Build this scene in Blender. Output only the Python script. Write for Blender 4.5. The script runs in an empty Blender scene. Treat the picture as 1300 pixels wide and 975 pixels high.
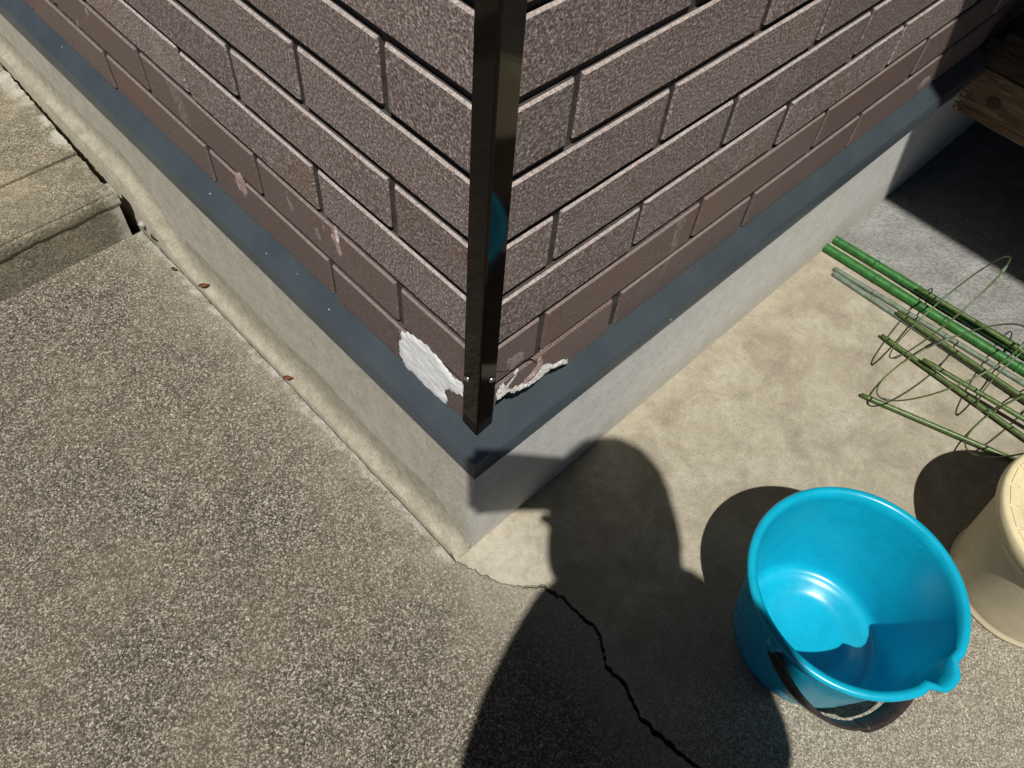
import bpy, bmesh, math, random
from mathutils import Vector, Matrix, noise
random.seed(7)
rnd = random.uniform

# ------------------------------------------------------------------ units
S = 0.0758            # one brick course in metres
G = -5.485            # ground level in courses below the lowest bed joint
def M3(x, y, z): return Vector((x * S, y * S, (z - G) * S))   # course units -> metres

# ------------------------------------------------------------------ camera
RIGHT = Vector((0.72030714, -0.69059756, 0.06491124))
DOWN = Vector((-0.54090443, -0.61781663, -0.57070655))
FWD = Vector((0.43424043, 0.37598186, -0.8185797))
CAM = M3(-4.82368565, -4.79956127, 10.21815688)
FPX = 1036.112
scene = bpy.context.scene
col = scene.collection
cam_data = bpy.data.cameras.new('camera')
cam = bpy.data.objects.new('camera', cam_data); col.objects.link(cam)
cam.matrix_world = Matrix(((RIGHT.x, -DOWN.x, -FWD.x, CAM.x), (RIGHT.y, -DOWN.y, -FWD.y, CAM.y),
                           (RIGHT.z, -DOWN.z, -FWD.z, CAM.z), (0, 0, 0, 1)))
cam_data.sensor_width = 36; cam_data.lens = FPX / 1300 * 36
cam_data.clip_start = 0.005; cam_data.clip_end = 500
scene.camera = cam
def ray(u, v): return RIGHT * ((u - 650) / FPX) + DOWN * ((v - 487.5) / FPX) + FWD
def onz(u, v, z=0.0):
    d = ray(u, v); return CAM + d * ((z - CAM.z) / d.z)
def onx(u, v, x=0.0):
    d = ray(u, v); return CAM + d * ((x - CAM.x) / d.x)
def ony(u, v, y=0.0):
    d = ray(u, v); return CAM + d * ((y - CAM.y) / d.y)

# ------------------------------------------------------------------ light
SUN = Vector((0.387, 0.367, -1.0)).normalized()      # direction the light travels
elev = math.asin(-SUN.z); azim = math.atan2(-SUN.x, -SUN.y)
world = bpy.data.worlds.new('World'); scene.world = world; world.use_nodes = True
nt = world.node_tree; nt.nodes.clear()
sky = nt.nodes.new('ShaderNodeTexSky'); sky.sky_type = 'NISHITA'; sky.sun_disc = False
sky.air_density = 0.22; sky.dust_density = 0.0; sky.ozone_density = 0.6
sky.sun_elevation = elev; sky.sun_rotation = azim
bg = nt.nodes.new('ShaderNodeBackground'); bg.inputs['Strength'].default_value = 0.05
wo = nt.nodes.new('ShaderNodeOutputWorld')
nt.links.new(sky.outputs[0], bg.inputs[0]); nt.links.new(bg.outputs[0], wo.inputs[0])
sun_data = bpy.data.lights.new('sun', 'SUN'); sun_data.energy = 5.0
sun_data.angle = math.radians(0.55); sun_data.color = (1.0, 0.965, 0.90)
sun = bpy.data.objects.new('sun', sun_data); col.objects.link(sun)
sun.rotation_euler = SUN.to_track_quat('-Z', 'Y').to_euler(); sun.location = (-3, -3, 8)
vs = scene.view_settings
vs.view_transform = 'Standard'; vs.look = 'None'; vs.gamma = 1; vs.exposure = 0.0; vs.use_curve_mapping = False
scene.render.engine = 'CYCLES'

# ------------------------------------------------------------------ materials
class N:
    """small node-graph helper"""
    def __init__(s, name):
        s.m = bpy.data.materials.new(name); s.m.use_nodes = True
        s.t = s.m.node_tree; s.t.nodes.clear()
        s.out = s.t.nodes.new('ShaderNodeOutputMaterial'); s.b = s.t.nodes.new('ShaderNodeBsdfPrincipled')
        s.t.links.new(s.b.outputs[0], s.out.inputs['Surface'])
        s.pos = s.t.nodes.new('ShaderNodeNewGeometry').outputs['Position']
    def node(s, typ, **kw):
        n = s.t.nodes.new(typ)
        for k, v in kw.items(): setattr(n, k, v)
        return n
    def link(s, a, b): s.t.links.new(a, b)
    def val(s, sock, v):
        if hasattr(v, 'links') or hasattr(v, 'is_output'): s.link(v, sock)
        else: sock.default_value = v
    def mapping(s, scale=(1, 1, 1), rot=(0, 0, 0), loc=(0, 0, 0), src=None):
        m = s.node('ShaderNodeMapping'); s.link(src or s.pos, m.inputs[0])
        m.inputs['Scale'].default_value = scale; m.inputs['Rotation'].default_value = rot; m.inputs['Location'].default_value = loc
        return m.outputs[0]
    def noise(s, scale, detail=3, rough=0.6, vec=None, dist=0.0):
        n = s.node('ShaderNodeTexNoise'); s.link(vec or s.pos, n.inputs['Vector'])
        n.inputs['Scale'].default_value = scale; n.inputs['Detail'].default_value = detail
        n.inputs['Roughness'].default_value = rough; n.inputs['Distortion'].default_value = dist
        return n.outputs['Fac']
    def voro(s, scale, feature='F1', vec=None, rand=1.0):
        n = s.node('ShaderNodeTexVoronoi'); n.feature = feature; s.link(vec or s.pos, n.inputs['Vector'])
        n.inputs['Scale'].default_value = scale; n.inputs['Randomness'].default_value = rand
        return n
    def ramp(s, fac, stops, interp='LINEAR'):
        r = s.node('ShaderNodeValToRGB'); s.link(fac, r.inputs[0]); r.color_ramp.interpolation = interp
        e = r.color_ramp.elements
        while len(e) < len(stops): e.new(0.5)
        for k, (p, c) in zip(e, stops):
            k.position = p; k.color = (c, c, c, 1) if isinstance(c, (int, float)) else (*c, 1)
        return r.outputs[0]
    def mix(s, fac, a, b, mode='MIX'):
        m = s.node('ShaderNodeMix', data_type='RGBA', blend_type=mode)
        s.val(m.inputs[0], fac)
        for sock, v in ((m.inputs[6], a), (m.inputs[7], b)):
            if isinstance(v, tuple): sock.default_value = (*v, 1)
            else: s.link(v, sock)
        return m.outputs[2]
    def math(s, op, a, b=0.0, clamp=False):
        m = s.node('ShaderNodeMath', operation=op); m.use_clamp = clamp
        s.val(m.inputs[0], a); s.val(m.inputs[1], b); return m.outputs[0]
    def sep(s, vec=None):
        n = s.node('ShaderNodeSeparateXYZ'); s.link(vec or s.pos, n.inputs[0]); return n.outputs
    def smooth(s, v, a, b):
        n = s.node('ShaderNodeMapRange', interpolation_type='SMOOTHSTEP'); s.link(v, n.inputs[0])
        n.inputs[1].default_value = a; n.inputs[2].default_value = b
        return n.outputs[0]
    def bump(s, h, strength, dist, prev=None):
        b = s.node('ShaderNodeBump'); s.link(h, b.inputs['Height'])
        b.inputs['Strength'].default_value = strength; b.inputs['Distance'].default_value = dist
        if prev: s.link(prev, b.inputs['Normal'])
        return b.outputs[0]
    def done(s, color=None, rough=0.8, spec=0.4, normal=None, metal=0.0, coat=0.0):
        if color is not None:
            if isinstance(color, tuple): s.b.inputs['Base Color'].default_value = (*color, 1)
            else: s.link(color, s.b.inputs['Base Color'])
        s.val(s.b.inputs['Roughness'], rough); s.b.inputs['Specular IOR Level'].default_value = spec
        s.b.inputs['Metallic'].default_value = metal; s.b.inputs['Coat Weight'].default_value = coat
        if normal: s.link(normal, s.b.inputs['Normal'])
        return s.m

def mat_aggregate():
    n = N('exposed_aggregate_concrete')
    x, y, z = n.sep()
    v1 = n.voro(540); g1 = n.node('ShaderNodeSeparateColor'); n.link(v1.outputs['Color'], g1.inputs[0])
    v2 = n.voro(340); g2 = n.node('ShaderNodeSeparateColor'); n.link(v2.outputs['Color'], g2.inputs[0])
    grain = n.ramp(g1.outputs[0], [(0.0, (0.018, 0.014, 0.010)), (0.35, (0.052, 0.042, 0.031)), (0.6, (0.125, 0.105, 0.078)), (0.82, (0.30, 0.262, 0.198)), (1.0, (0.62, 0.57, 0.46))])
    wht = n.voro(70)
    grain2 = n.ramp(g2.outputs[0], [(0.0, (0.03, 0.025, 0.018)), (0.5, (0.10, 0.084, 0.061)), (0.85, (0.24, 0.208, 0.155)), (0.97, (0.70, 0.66, 0.56))])
    c = n.mix(0.35, grain, grain2)
    c = n.mix(n.ramp(wht.outputs['Distance'], [(0.10, 0.85), (0.17, 0.0)]), c, n.ramp(g2.outputs[1], [(0.3, (0.10, 0.085, 0.062)), (0.7, (0.60, 0.56, 0.47))]))
    big = n.noise(5.5, 5, 0.62); mid = n.noise(26, 4, 0.6)
    c = n.mix(n.ramp(big, [(0.4, 0.0), (0.75, 0.35)]), c, (0.27, 0.225, 0.145), 'MIX')
    c = n.mix(n.ramp(mid, [(0.3, 0.3), (0.5, 0.0)]), c, (0.055, 0.046, 0.036), 'MIX')
    # cement-rich paler skin close to the house and a mortar-smeared edge along the joint
    near = n.smooth(x, -2.6 * S, -0.3 * S)
    near2 = n.smooth(n.math('ADD', x, n.math('MULTIPLY', n.math('SUBTRACT', big, 0.5), 0.12)), -1.3 * S, 0.4 * S)
    cem = n.ramp(n.noise(230, 4, 0.7), [(0.3, (0.17, 0.148, 0.108)), (0.5, (0.32, 0.288, 0.218)), (0.7, (0.50, 0.465, 0.37))])
    c = n.mix(n.math('MULTIPLY', near, n.ramp(mid, [(0.25, 0.05), (0.7, 0.45)])), c, cem)
    c = n.mix(n.math('MULTIPLY', near2, 0.7), c, cem)
    wob = n.math('MULTIPLY', n.math('SUBTRACT', n.noise(18, 3), 0.5), 0.26 * S * 2)
    xe = n.math('ADD', x, wob)
    band = n.math('MULTIPLY', n.smooth(xe, -0.60 * S, -0.47 * S), n.ramp(n.noise(28, 5, 0.7), [(0.42, 0.0), (0.62, 0.75)]))
    band = n.math('MULTIPLY', band, n.smooth(y, -0.6 * S, 0.6 * S))
    c = n.mix(band, c, (0.52, 0.50, 0.45))
    hs = n.node('ShaderNodeHueSaturation'); n.link(c, hs.inputs['Color']); hs.inputs['Saturation'].default_value = 0.9; hs.inputs['Value'].default_value = 0.88; c = hs.outputs[0]
    nb = n.bump(g1.outputs[0], 0.4, 0.001)
    nb = n.bump(v2.outputs['Distance'], 0.3, 0.0012, nb)
    nb = n.bump(n.noise(45, 3), 0.3, 0.004, nb)
    return n.done(c, 0.85, 0.25, nb)

def mat_beige():
    n = N('smooth_beige_concrete')
    x, y, z = n.sep()
    v1 = n.voro(560); g1 = n.node('ShaderNodeSeparateColor'); n.link(v1.outputs['Color'], g1.inputs[0])
    big = n.noise(11, 8, 0.7, dist=0.5); mid = n.noise(55, 6, 0.7, dist=0.4); fine = n.noise(260, 3, 0.6)
    smoothc = n.ramp(big, [(0.3, (0.215, 0.188, 0.138)), (0.5, (0.33, 0.297, 0.228)), (0.72, (0.45, 0.418, 0.34))])
    smoothc = n.mix(n.ramp(mid, [(0.35, 0.4), (0.55, 0.0)]), smoothc, (0.23, 0.197, 0.14))
    smoothc = n.mix(n.ramp(fine, [(0.3, 0.45), (0.5, 0.0), (0.62, 0.0), (0.8, 0.5)]), smoothc, n.ramp(fine, [(0.49, (0.17, 0.14, 0.10)), (0.51, (0.60, 0.56, 0.46))]))
    grain = n.ramp(g1.outputs[0], [(0.0, (0.09, 0.078, 0.06)), (0.3, (0.18, 0.158, 0.122)), (0.6, (0.27, 0.242, 0.19)), (0.85, (0.38, 0.348, 0.28)), (1.0, (0.58, 0.545, 0.46))])
    grain = n.mix(n.ramp(mid, [(0.3, 0.4), (0.55, 0.0)]), grain, (0.11, 0.092, 0.066))
    # worn, grainy zone away from the wall
    d = n.math('ADD', n.math('MULTIPLY', y, -1.0), n.math('MULTIPLY', x, -0.33))
    d = n.math('ADD', d, n.math('MULTIPLY', n.math('SUBTRACT', big, 0.5), 0.22))
    worn = n.smooth(d, 0.16, 0.48)
    c = n.mix(n.math('MULTIPLY', worn, 0.88), smoothc, grain)
    # pits
    pit = n.voro(95); c = n.mix(n.ramp(pit.outputs['Distance'], [(0.05, 0.75), (0.12, 0.0)]), c, (0.13, 0.105, 0.075))
    # ochre line where the slab meets the plinth
    edge = n.math('MULTIPLY', n.smooth(y, -0.55 * S, -0.03 * S), n.ramp(mid, [(0.35, 0.1), (0.6, 0.5)]))
    c = n.mix(edge, c, (0.40, 0.352, 0.25))
    # whitish weathered corner
    px = n.math('POWER', n.math('ADD', x, -0.3 * S), 2.0); py = n.math('POWER', n.math('ADD', y, 0.55 * S), 2.0)
    rad = n.math('SQRT', n.math('ADD', px, py))
    c = n.mix(n.math('MULTIPLY', n.math('SUBTRACT', 1.0, n.smooth(rad, 0.3 * S, 1.6 * S)), n.ramp(mid, [(0.3, 0.15), (0.65, 0.65)])), c, (0.50, 0.47, 0.39))
    nb = n.bump(g1.outputs[0], 0.28, 0.0011); nb = n.bump(fine, 0.3, 0.0015, nb); nb = n.bump(mid, 0.3, 0.004, nb)
    return n.done(c, 0.82, 0.3, nb)

def mat_greyslab():
    n = N('rough_grey_concrete')
    fine = n.noise(125, 3, 0.55, dist=0.8); mid = n.noise(18, 5, 0.6)
    c = n.ramp(mid, [(0.3, (0.20, 0.20, 0.185)), (0.55, (0.27, 0.272, 0.255)), (0.75, (0.33, 0.332, 0.315))])
    c = n.mix(n.ramp(fine, [(0.3, 0.55), (0.5, 0.0)]), c, (0.12, 0.12, 0.11))
    nb = n.bump(fine, 1.0, 0.007); nb = n.bump(n.noise(420, 2), 0.3, 0.001, nb)
    return n.done(c, 0.9, 0.2, nb)

def mat_plinth():
    n = N('foundation_render')
    x, y, z = n.sep()
    fine = n.noise(420, 3, 0.65); mid = n.noise(30, 5, 0.62); big = n.noise(6, 4)
    sp = n.voro(330); g = n.node('ShaderNodeSeparateColor'); n.link(sp.outputs['Color'], g.inputs[0])
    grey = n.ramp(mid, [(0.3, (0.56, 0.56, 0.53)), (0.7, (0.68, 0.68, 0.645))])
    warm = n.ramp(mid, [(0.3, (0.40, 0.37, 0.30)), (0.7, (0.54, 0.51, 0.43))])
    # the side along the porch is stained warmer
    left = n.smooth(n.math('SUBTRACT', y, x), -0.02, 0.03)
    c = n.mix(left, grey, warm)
    c = n.mix(n.ramp(g.outputs[0], [(0.0, 0.35), (0.2, 0.0)]), c, (0.20, 0.19, 0.16))
    c = n.mix(n.ramp(g.outputs[1], [(0.85, 0.0), (1.0, 0.5)]), c, (0.72, 0.71, 0.66))
    low = n.math('SUBTRACT', 1.0, n.smooth(n.math('ADD', z, n.math('MULTIPLY', n.math('SUBTRACT', big, 0.5), 0.09)), 0.0, 0.10))
    c = n.mix(n.math('MULTIPLY', low, 0.4), c, (0.32, 0.285, 0.205))
    nb = n.bump(g.outputs[0], 0.22, 0.001); nb = n.bump(fine, 0.4, 0.0018, nb); nb = n.bump(mid, 0.2, 0.004, nb)
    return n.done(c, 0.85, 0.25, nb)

def mat_mortarfillet():
    n = N('weathered_mortar')
    mid = n.noise(45, 5, 0.65); fine = n.noise(300, 3)
    c = n.ramp(mid, [(0.25, (0.24, 0.213, 0.158)), (0.5, (0.325, 0.298, 0.235)), (0.75, (0.41, 0.385, 0.32))])
    c = n.mix(n.ramp(fine, [(0.3, 0.6), (0.5, 0.0)]), c, (0.15, 0.125, 0.085))
    nb = n.bump(mid, 0.5, 0.004); nb = n.bump(fine, 0.4, 0.0015, nb)
    return n.done(c, 0.9, 0.2, nb)

def mat_step():
    n = N('mossy_step_concrete')
    x, y, z = n.sep()
    v1 = n.voro(430); g1 = n.node('ShaderNodeSeparateColor'); n.link(v1.outputs['Color'], g1.inputs[0])
    grain = n.ramp(g1.outputs[0], [(0.0, (0.05, 0.041, 0.028)), (0.4, (0.14, 0.118, 0.079)), (0.75, (0.25, 0.218, 0.148)), (1.0, (0.42, 0.38, 0.27))])
    mid = n.noise(22, 5, 0.62); big = n.noise(8, 4)
    c = n.mix(n.ramp(big, [(0.4, 0.05), (0.7, 0.5)]), grain, (0.31, 0.25, 0.14))
    c = n.mix(n.ramp(mid, [(0.32, 0.55), (0.55, 0.0)]), c, (0.09, 0.08, 0.055))
    lip = n.math('SUBTRACT', 1.0, n.smooth(n.math('ADD', y, n.math('MULTIPLY', n.math('SUBTRACT', mid, 0.5), 0.05)), 12.35 * S, 12.75 * S))
    c = n.mix(n.math('MULTIPLY', lip, 0.2), c, (0.10, 0.09, 0.065))
    pale = n.math('MULTIPLY', n.smooth(x, -1.1 * S, -0.62 * S), n.ramp(mid, [(0.4, 0.0), (0.6, 0.8)]))
    c = n.mix(pale, c, (0.46, 0.44, 0.37))
    nb = n.bump(g1.outputs[0], 0.55, 0.002); nb = n.bump(mid, 0.4, 0.006, nb)
    hs = n.node('ShaderNodeHueSaturation'); n.link(c, hs.inputs['Color']); hs.inputs['Saturation'].default_value = 0.82; hs.inputs['Value'].default_value = 1.1
    return n.done(hs.outputs[0], 0.9, 0.2, nb)

def mat_brick(name, rough):
    n = N(name)
    oi = n.node('ShaderNodeObjectInfo')
    sp = n.noise(330 if rough else 420, 4, 0.75); sp2 = n.noise(150, 4, 0.7); mid = n.noise(14, 5, 0.62); rust = n.noise(5.5, 4, 0.6)
    if rough:
        c = n.ramp(sp, [(0.33, (0.066, 0.044, 0.038)), (0.46, (0.158, 0.116, 0.104)), (0.54, (0.30, 0.238, 0.220)), (0.66, (0.68, 0.60, 0.57))])
        c = n.mix(n.ramp(sp2, [(0.42, 0.4), (0.6, 0.0)]), c, (0.11, 0.082, 0.075))
        c = n.mix(n.ramp(mid, [(0.5, 0.0), (0.75, 0.3)]), c, (0.30, 0.245, 0.235))
    else:
        c = n.ramp(sp, [(0.3, (0.080, 0.053, 0.046)), (0.5, (0.142, 0.100, 0.089)), (0.7, (0.29, 0.225, 0.208))])
        c = n.mix(n.ramp(mid, [(0.45, 0.0), (0.75, 0.3)]), c, (0.19, 0.15, 0.142))
    c = n.mix(n.ramp(rust, [(0.56, 0.0), (0.72, 0.55)]), c, (0.20, 0.10, 0.055))
    hv = n.node('ShaderNodeHueSaturation'); n.link(c, hv.inputs['Color'])
    n.link(n.math('ADD', n.math('MULTIPLY', oi.outputs['Random'], 0.3), 0.86), hv.inputs['Value'])
    c = hv.outputs[0]
    # pale scuffs
    sc = n.noise(9, 2, 0.5, vec=n.mapping((1, 1, 0.45), (0.4, 0.2, 0.3)), dist=1.2)
    c = n.mix(n.math('MULTIPLY', n.ramp(sc, [(0.66, 0.0), (0.72, 0.5)]), n.ramp(sp2, [(0.45, 0.0), (0.6, 1.0)])), c, (0.42, 0.36, 0.35))
    nb = n.bump(sp, 0.55 if rough else 0.22, 0.0026 if rough else 0.001)
    nb = n.bump(sp2, 0.35, 0.002, nb)
    return n.done(c, 0.55 if rough else 0.5, 0.45, nb)

def mat_simple(name, color, rough=0.6, spec=0.4, nscale=60, var=0.25, bump=0.0, bscale=200, bdist=0.001, metal=0.0, coat=0.0):
    n = N(name)
    f = n.noise(nscale, 4, 0.6)
    lo = tuple(max(0, k * (1 - var)) for k in color); hi = tuple(min(1, k * (1 + var)) for k in color)
    c = n.ramp(f, [(0.3, lo), (0.7, hi)])
    nb = n.bump(n.noise(bscale, 3), bump, bdist) if bump else None
    return n.done(c, rough, spec, nb, metal, coat)

def mat_flashing():
    n = N('slate_painted_metal')
    f = n.noise(9, 5, 0.6); fine = n.noise(90, 4)
    c = n.ramp(f, [(0.3, (0.041, 0.053, 0.062)), (0.7, (0.056, 0.070, 0.079))])
    c = n.mix(n.ramp(fine, [(0.6, 0.0), (0.85, 0.15)]), c, (0.12, 0.14, 0.15))
    d = n.voro(26); c = n.mix(n.ramp(d.outputs['Distance'], [(0.03, 0.9), (0.045, 0.0)]), c, (0.55, 0.56, 0.55))
    d2 = n.voro(11); c = n.mix(n.ramp(d2.outputs['Distance'], [(0.018, 0.9), (0.026, 0.0)]), c, (0.02, 0.02, 0.02))
    nb = n.bump(n.noise(14, 2), 0.12, 0.006)
    return n.done(c, n.ramp(fine, [(0.3, 0.24), (0.7, 0.36)]), 0.8, nb)

def mat_wood(name, dark, light, tint):
    n = N(name)
    tc = n.node('ShaderNodeTexCoord').outputs['Object']
    v = n.mapping((14, 1.2, 14), src=tc)
    w = n.noise(9, 6, 0.65, vec=v, dist=0.6)
    fine = n.noise(60, 4, 0.7, vec=n.mapping((10, 0.5, 10), src=tc))
    c = n.ramp(w, [(0.3, dark), (0.5, tint), (0.7, light)])
    c = n.mix(n.ramp(fine, [(0.4, 0.5), (0.55, 0.0)]), c, dark)
    nb = n.bump(w, 0.7, 0.004); nb = n.bump(fine, 0.6, 0.003, nb)
    return n.done(c, 0.8, 0.25, nb)

def mat_plastic(name, color, rough, trans, spec=0.5, dirt=0.0):
    n = N(name)
    f = n.noise(30, 4); fine = n.noise(500, 2)
    lo = tuple(k * 0.9 for k in color); hi = tuple(min(1, k * 1.06) for k in color)
    c = n.ramp(f, [(0.3, lo), (0.7, hi)])
    if dirt: c = n.mix(n.ramp(n.noise(70, 5, 0.7), [(0.6, 0.0), (0.75, dirt)]), c, (0.25, 0.22, 0.17))
    n.done(c, n.ramp(n.noise(60, 4), [(0.3, rough * 0.92), (0.7, rough * 1.12)]), spec)
    t = n.node('ShaderNodeBsdfTranslucent'); n.link(c, t.inputs[0])
    mx = n.node('ShaderNodeMixShader'); mx.inputs[0].default_value = trans
    n.link(n.b.outputs[0], mx.inputs[1]); n.link(t.outputs[0], mx.inputs[2]); n.link(mx.outputs[0], n.out.inputs['Surface'])
    return n.m

def mat_filler():
    n = N('white_filler')
    v = n.mapping((1, 1, 2.2), (0.9, 0, 0))
    st = n.noise(60, 5, 0.7, vec=v, dist=0.5)
    c = n.ramp(st, [(0.28, (0.74, 0.76, 0.76)), (0.5, (0.87, 0.88, 0.88)), (0.75, (0.90, 0.90, 0.90))])
    c = n.mix(n.ramp(n.noise(35, 5, 0.7, vec=v), [(0.27, 0.5), (0.36, 0.0)]), c, (0.30, 0.30, 0.29))
    nb = n.bump(st, 0.5, 0.002); nb = n.bump(n.noise(250, 3), 0.3, 0.0008, nb)
    return n.done(c, 0.75, 0.3, nb)

MAT = dict(
    agg=mat_aggregate(), beige=mat_beige(), grey=mat_greyslab(), plinth=mat_plinth(), mortar=mat_mortarfillet(), step=mat_step(),
    brick=mat_brick('textured_brick_siding', True), brick2=mat_brick('smooth_brick_siding', False),
    worn=mat_simple('worn_highlit_brick_arris', (0.36, 0.31, 0.29), 0.45, 0.5, 420, 0.5, 0.3, 300, 0.001),  # worn top edges, painted paler still to carry the sunlit highlight
    highlit2=mat_simple('highlit_smooth_arris', (0.20, 0.16, 0.146), 0.45, 0.5, 300, 0.3),  # soft top-edge highlight painted as a lighter brown
    joint=mat_simple('dark_joint', (0.062, 0.052, 0.048), 0.8, 0.3, 90, 0.35, 0.4, 260, 0.002),
    void=mat_simple('dark_paper_gap_shade', (0.008, 0.008, 0.008), 0.95, 0.05),  # wall core paper; also paints the dark gap under the broken edge
    soil=mat_simple('dark_soil', (0.035, 0.028, 0.02), 0.95, 0.1, 40, 0.5, 0.6, 80, 0.01),
    flash=mat_flashing(), trim=mat_simple('gloss_black_brown_metal', (0.005, 0.003, 0.0024), 0.05, 0.2, 60, 0.15),
    screw=mat_simple('zinc_screw', (0.55, 0.54, 0.50), 0.3, 0.5, 200, 0.2, metal=1.0),
    filler=mat_filler(),
    pink=mat_simple('pinkish_filler_smear', (0.42, 0.30, 0.285), 0.8, 0.2, 120, 0.45, 0.5, 200, 0.002),
    fibre=mat_simple('broken_white_fibre_board', (0.78, 0.76, 0.74), 0.9, 0.1, 160, 0.15, 0.8, 180, 0.003),
    scuff=mat_simple('pale_scuff', (0.27, 0.215, 0.205), 0.8, 0.2, 160, 0.35),
    crackm=mat_simple('crack_shadow', (0.012, 0.010, 0.009), 0.9, 0.1),
    blue=mat_plastic('cyan_blue_plastic', (0.004, 0.40, 0.59), 0.27, 0.12),
    cream=mat_plastic('cream_plastic', (0.66, 0.575, 0.40), 0.42, 0.16, 0.4, 0.5),
    lid=mat_plastic('cream_lid_plastic', (0.78, 0.68, 0.43), 0.4, 0.14, 0.4, 0.25),
    handle=mat_simple('dark_brown_plastic', (0.030, 0.021, 0.019), 0.42, 0.5, 120, 0.35, 0.3, 160, 0.001),
    tube=mat_simple('bright_green_coated_pole', (0.022, 0.122, 0.020), 0.45, 0.45, 70, 0.35, 0.35, 110, 0.0016),
    olive=mat_simple('olive_green_stake', (0.058, 0.100, 0.022), 0.4, 0.5, 120, 0.4, 0.3, 240, 0.001),
    greystake=mat_simple('faded_grey_green_stake', (0.13, 0.165, 0.120), 0.5, 0.4, 90, 0.3, 0.25, 220, 0.001),
    wire=mat_simple('olive_coated_wire', (0.080, 0.115, 0.035), 0.38, 0.5, 90, 0.3),
    wood=mat_wood('weathered_brown_wood', (0.045, 0.028, 0.018), (0.34, 0.25, 0.16), (0.20, 0.125, 0.072)),
    shade_wood=mat_wood('grey_shade_darkened_wood', (0.016, 0.012, 0.009), (0.10, 0.083, 0.067), (0.045, 0.033, 0.025)),  # veranda shadow deepened in the colour of these boards
    endgrain=mat_simple('splintered_end_grain', (0.50, 0.42, 0.30), 0.9, 0.15, 120, 0.5, 0.8, 120, 0.003),
    leaf=mat_simple('dead_brown_leaf', (0.17, 0.075, 0.045), 0.7, 0.3, 120, 0.4, 0.4, 150, 0.002),
    leaf2=mat_simple('rusty_leaf', (0.26, 0.11, 0.035), 0.7, 0.3, 120, 0.4, 0.4, 150, 0.002),
    moss=mat_simple('mossy_green', (0.10, 0.11, 0.025), 0.9, 0.1, 150, 0.4),
    stone=mat_simple('grey_pebble', (0.30, 0.29, 0.27), 0.7, 0.3, 150, 0.4, 0.4, 150, 0.002),
    skin=mat_simple('skin', (0.45, 0.27, 0.19), 0.5, 0.4, 60, 0.1), hair=mat_simple('black_hair', (0.012, 0.010, 0.009), 0.45, 0.4, 200, 0.3),
    shirt=mat_simple('navy_cotton', (0.03, 0.04, 0.07), 0.85, 0.2, 40, 0.2, 0.3, 90, 0.003), trouser=mat_simple('grey_trousers', (0.07, 0.07, 0.075), 0.85, 0.2, 40, 0.2),
    shoe=mat_simple('black_shoe', (0.02, 0.02, 0.02), 0.5, 0.4), phone=mat_simple('dark_phone_shell', (0.02, 0.02, 0.023), 0.2, 0.5),
    glass=mat_simple('phone_glass', (0.004, 0.004, 0.006), 0.05, 0.5), eye=mat_simple('eye_white', (0.7, 0.68, 0.65), 0.2, 0.5),
    balcony=mat_simple('cream_painted_soffit', (0.45, 0.42, 0.37), 0.8, 0.3), upper=mat_simple('brown_siding', (0.13, 0.10, 0.09), 0.6, 0.4),
)

# ------------------------------------------------------------------ object helpers
def mesh_obj(name, verts, faces, mat, parent=None, smooth=False, mw=None):
    me = bpy.data.meshes.new(name); me.from_pydata([tuple(v) for v in verts], [], faces); me.update()
    me.materials.append(mat)
    if smooth:
        for p in me.polygons: p.use_smooth = True
    return link(name, me, parent, mw)
def link(name, me, parent=None, mw=None):
    o = bpy.data.objects.new(name, me); col.objects.link(o)
    if mw is not None: o.matrix_world = mw
    if parent is not None: put(o, parent)
    return o
def put(o, parent):
    mw = o.matrix_world.copy(); o.parent = parent
    # parents in this scene carry only a location, so the offset is a plain translation
    o.matrix_parent_inverse = Matrix.Translation(-WLOC.get(parent.name, Vector((0, 0, 0))))
    o.matrix_basis = mw
WLOC = {}
def empty(name, loc=(0, 0, 0)):
    o = bpy.data.objects.new(name, None); col.objects.link(o); o.location = loc
    o.empty_display_size = 0.05; WLOC[o.name] = Vector(loc); return o
def tag(o, label, cat, group=None):
    o['label'] = label; o['category'] = cat
    if group: o['group'] = group
    return o
def struct(o): o['kind'] = 'structure'; return o

def bm_obj(name, bm, mat, parent=None, smooth=False):
    bmesh.ops.recalc_face_normals(bm, faces=bm.faces)
    me = bpy.data.meshes.new(name); bm.to_mesh(me); bm.free()
    for m in (mat if isinstance(mat, list) else [mat]): me.materials.append(m)
    if smooth:
        for p in me.polygons: p.use_smooth = True
    return link(name, me, parent)

def prism(name, outline, z0, z1, mat, parent=None):
    """vertical prism over a ground outline (list of (x, y))"""
    bm = bmesh.new()
    t = [bm.verts.new((x, y, z1)) for x, y in outline]; b = [bm.verts.new((x, y, z0)) for x, y in outline]
    bm.faces.new(t); bm.faces.new(b[::-1])
    for i in range(len(t)):
        j = (i + 1) % len(t); bm.faces.new((t[j], t[i], b[i], b[j]))
    return bm_obj(name, bm, mat, parent)

def box(name, a, b, mat, parent=None, bevel=0.0):
    bm = bmesh.new(); bmesh.ops.create_cube(bm, size=1)
    a, b = Vector(a), Vector(b)
    for v in bm.verts: v.co = Vector([(a[i] + b[i]) / 2 + v.co[i] * (b[i] - a[i]) for i in range(3)])
    if bevel: bmesh.ops.bevel(bm, geom=bm.edges[:], offset=bevel, segments=2, affect='EDGES', profile=0.6)
    return bm_obj(name, bm, mat, parent)

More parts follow.
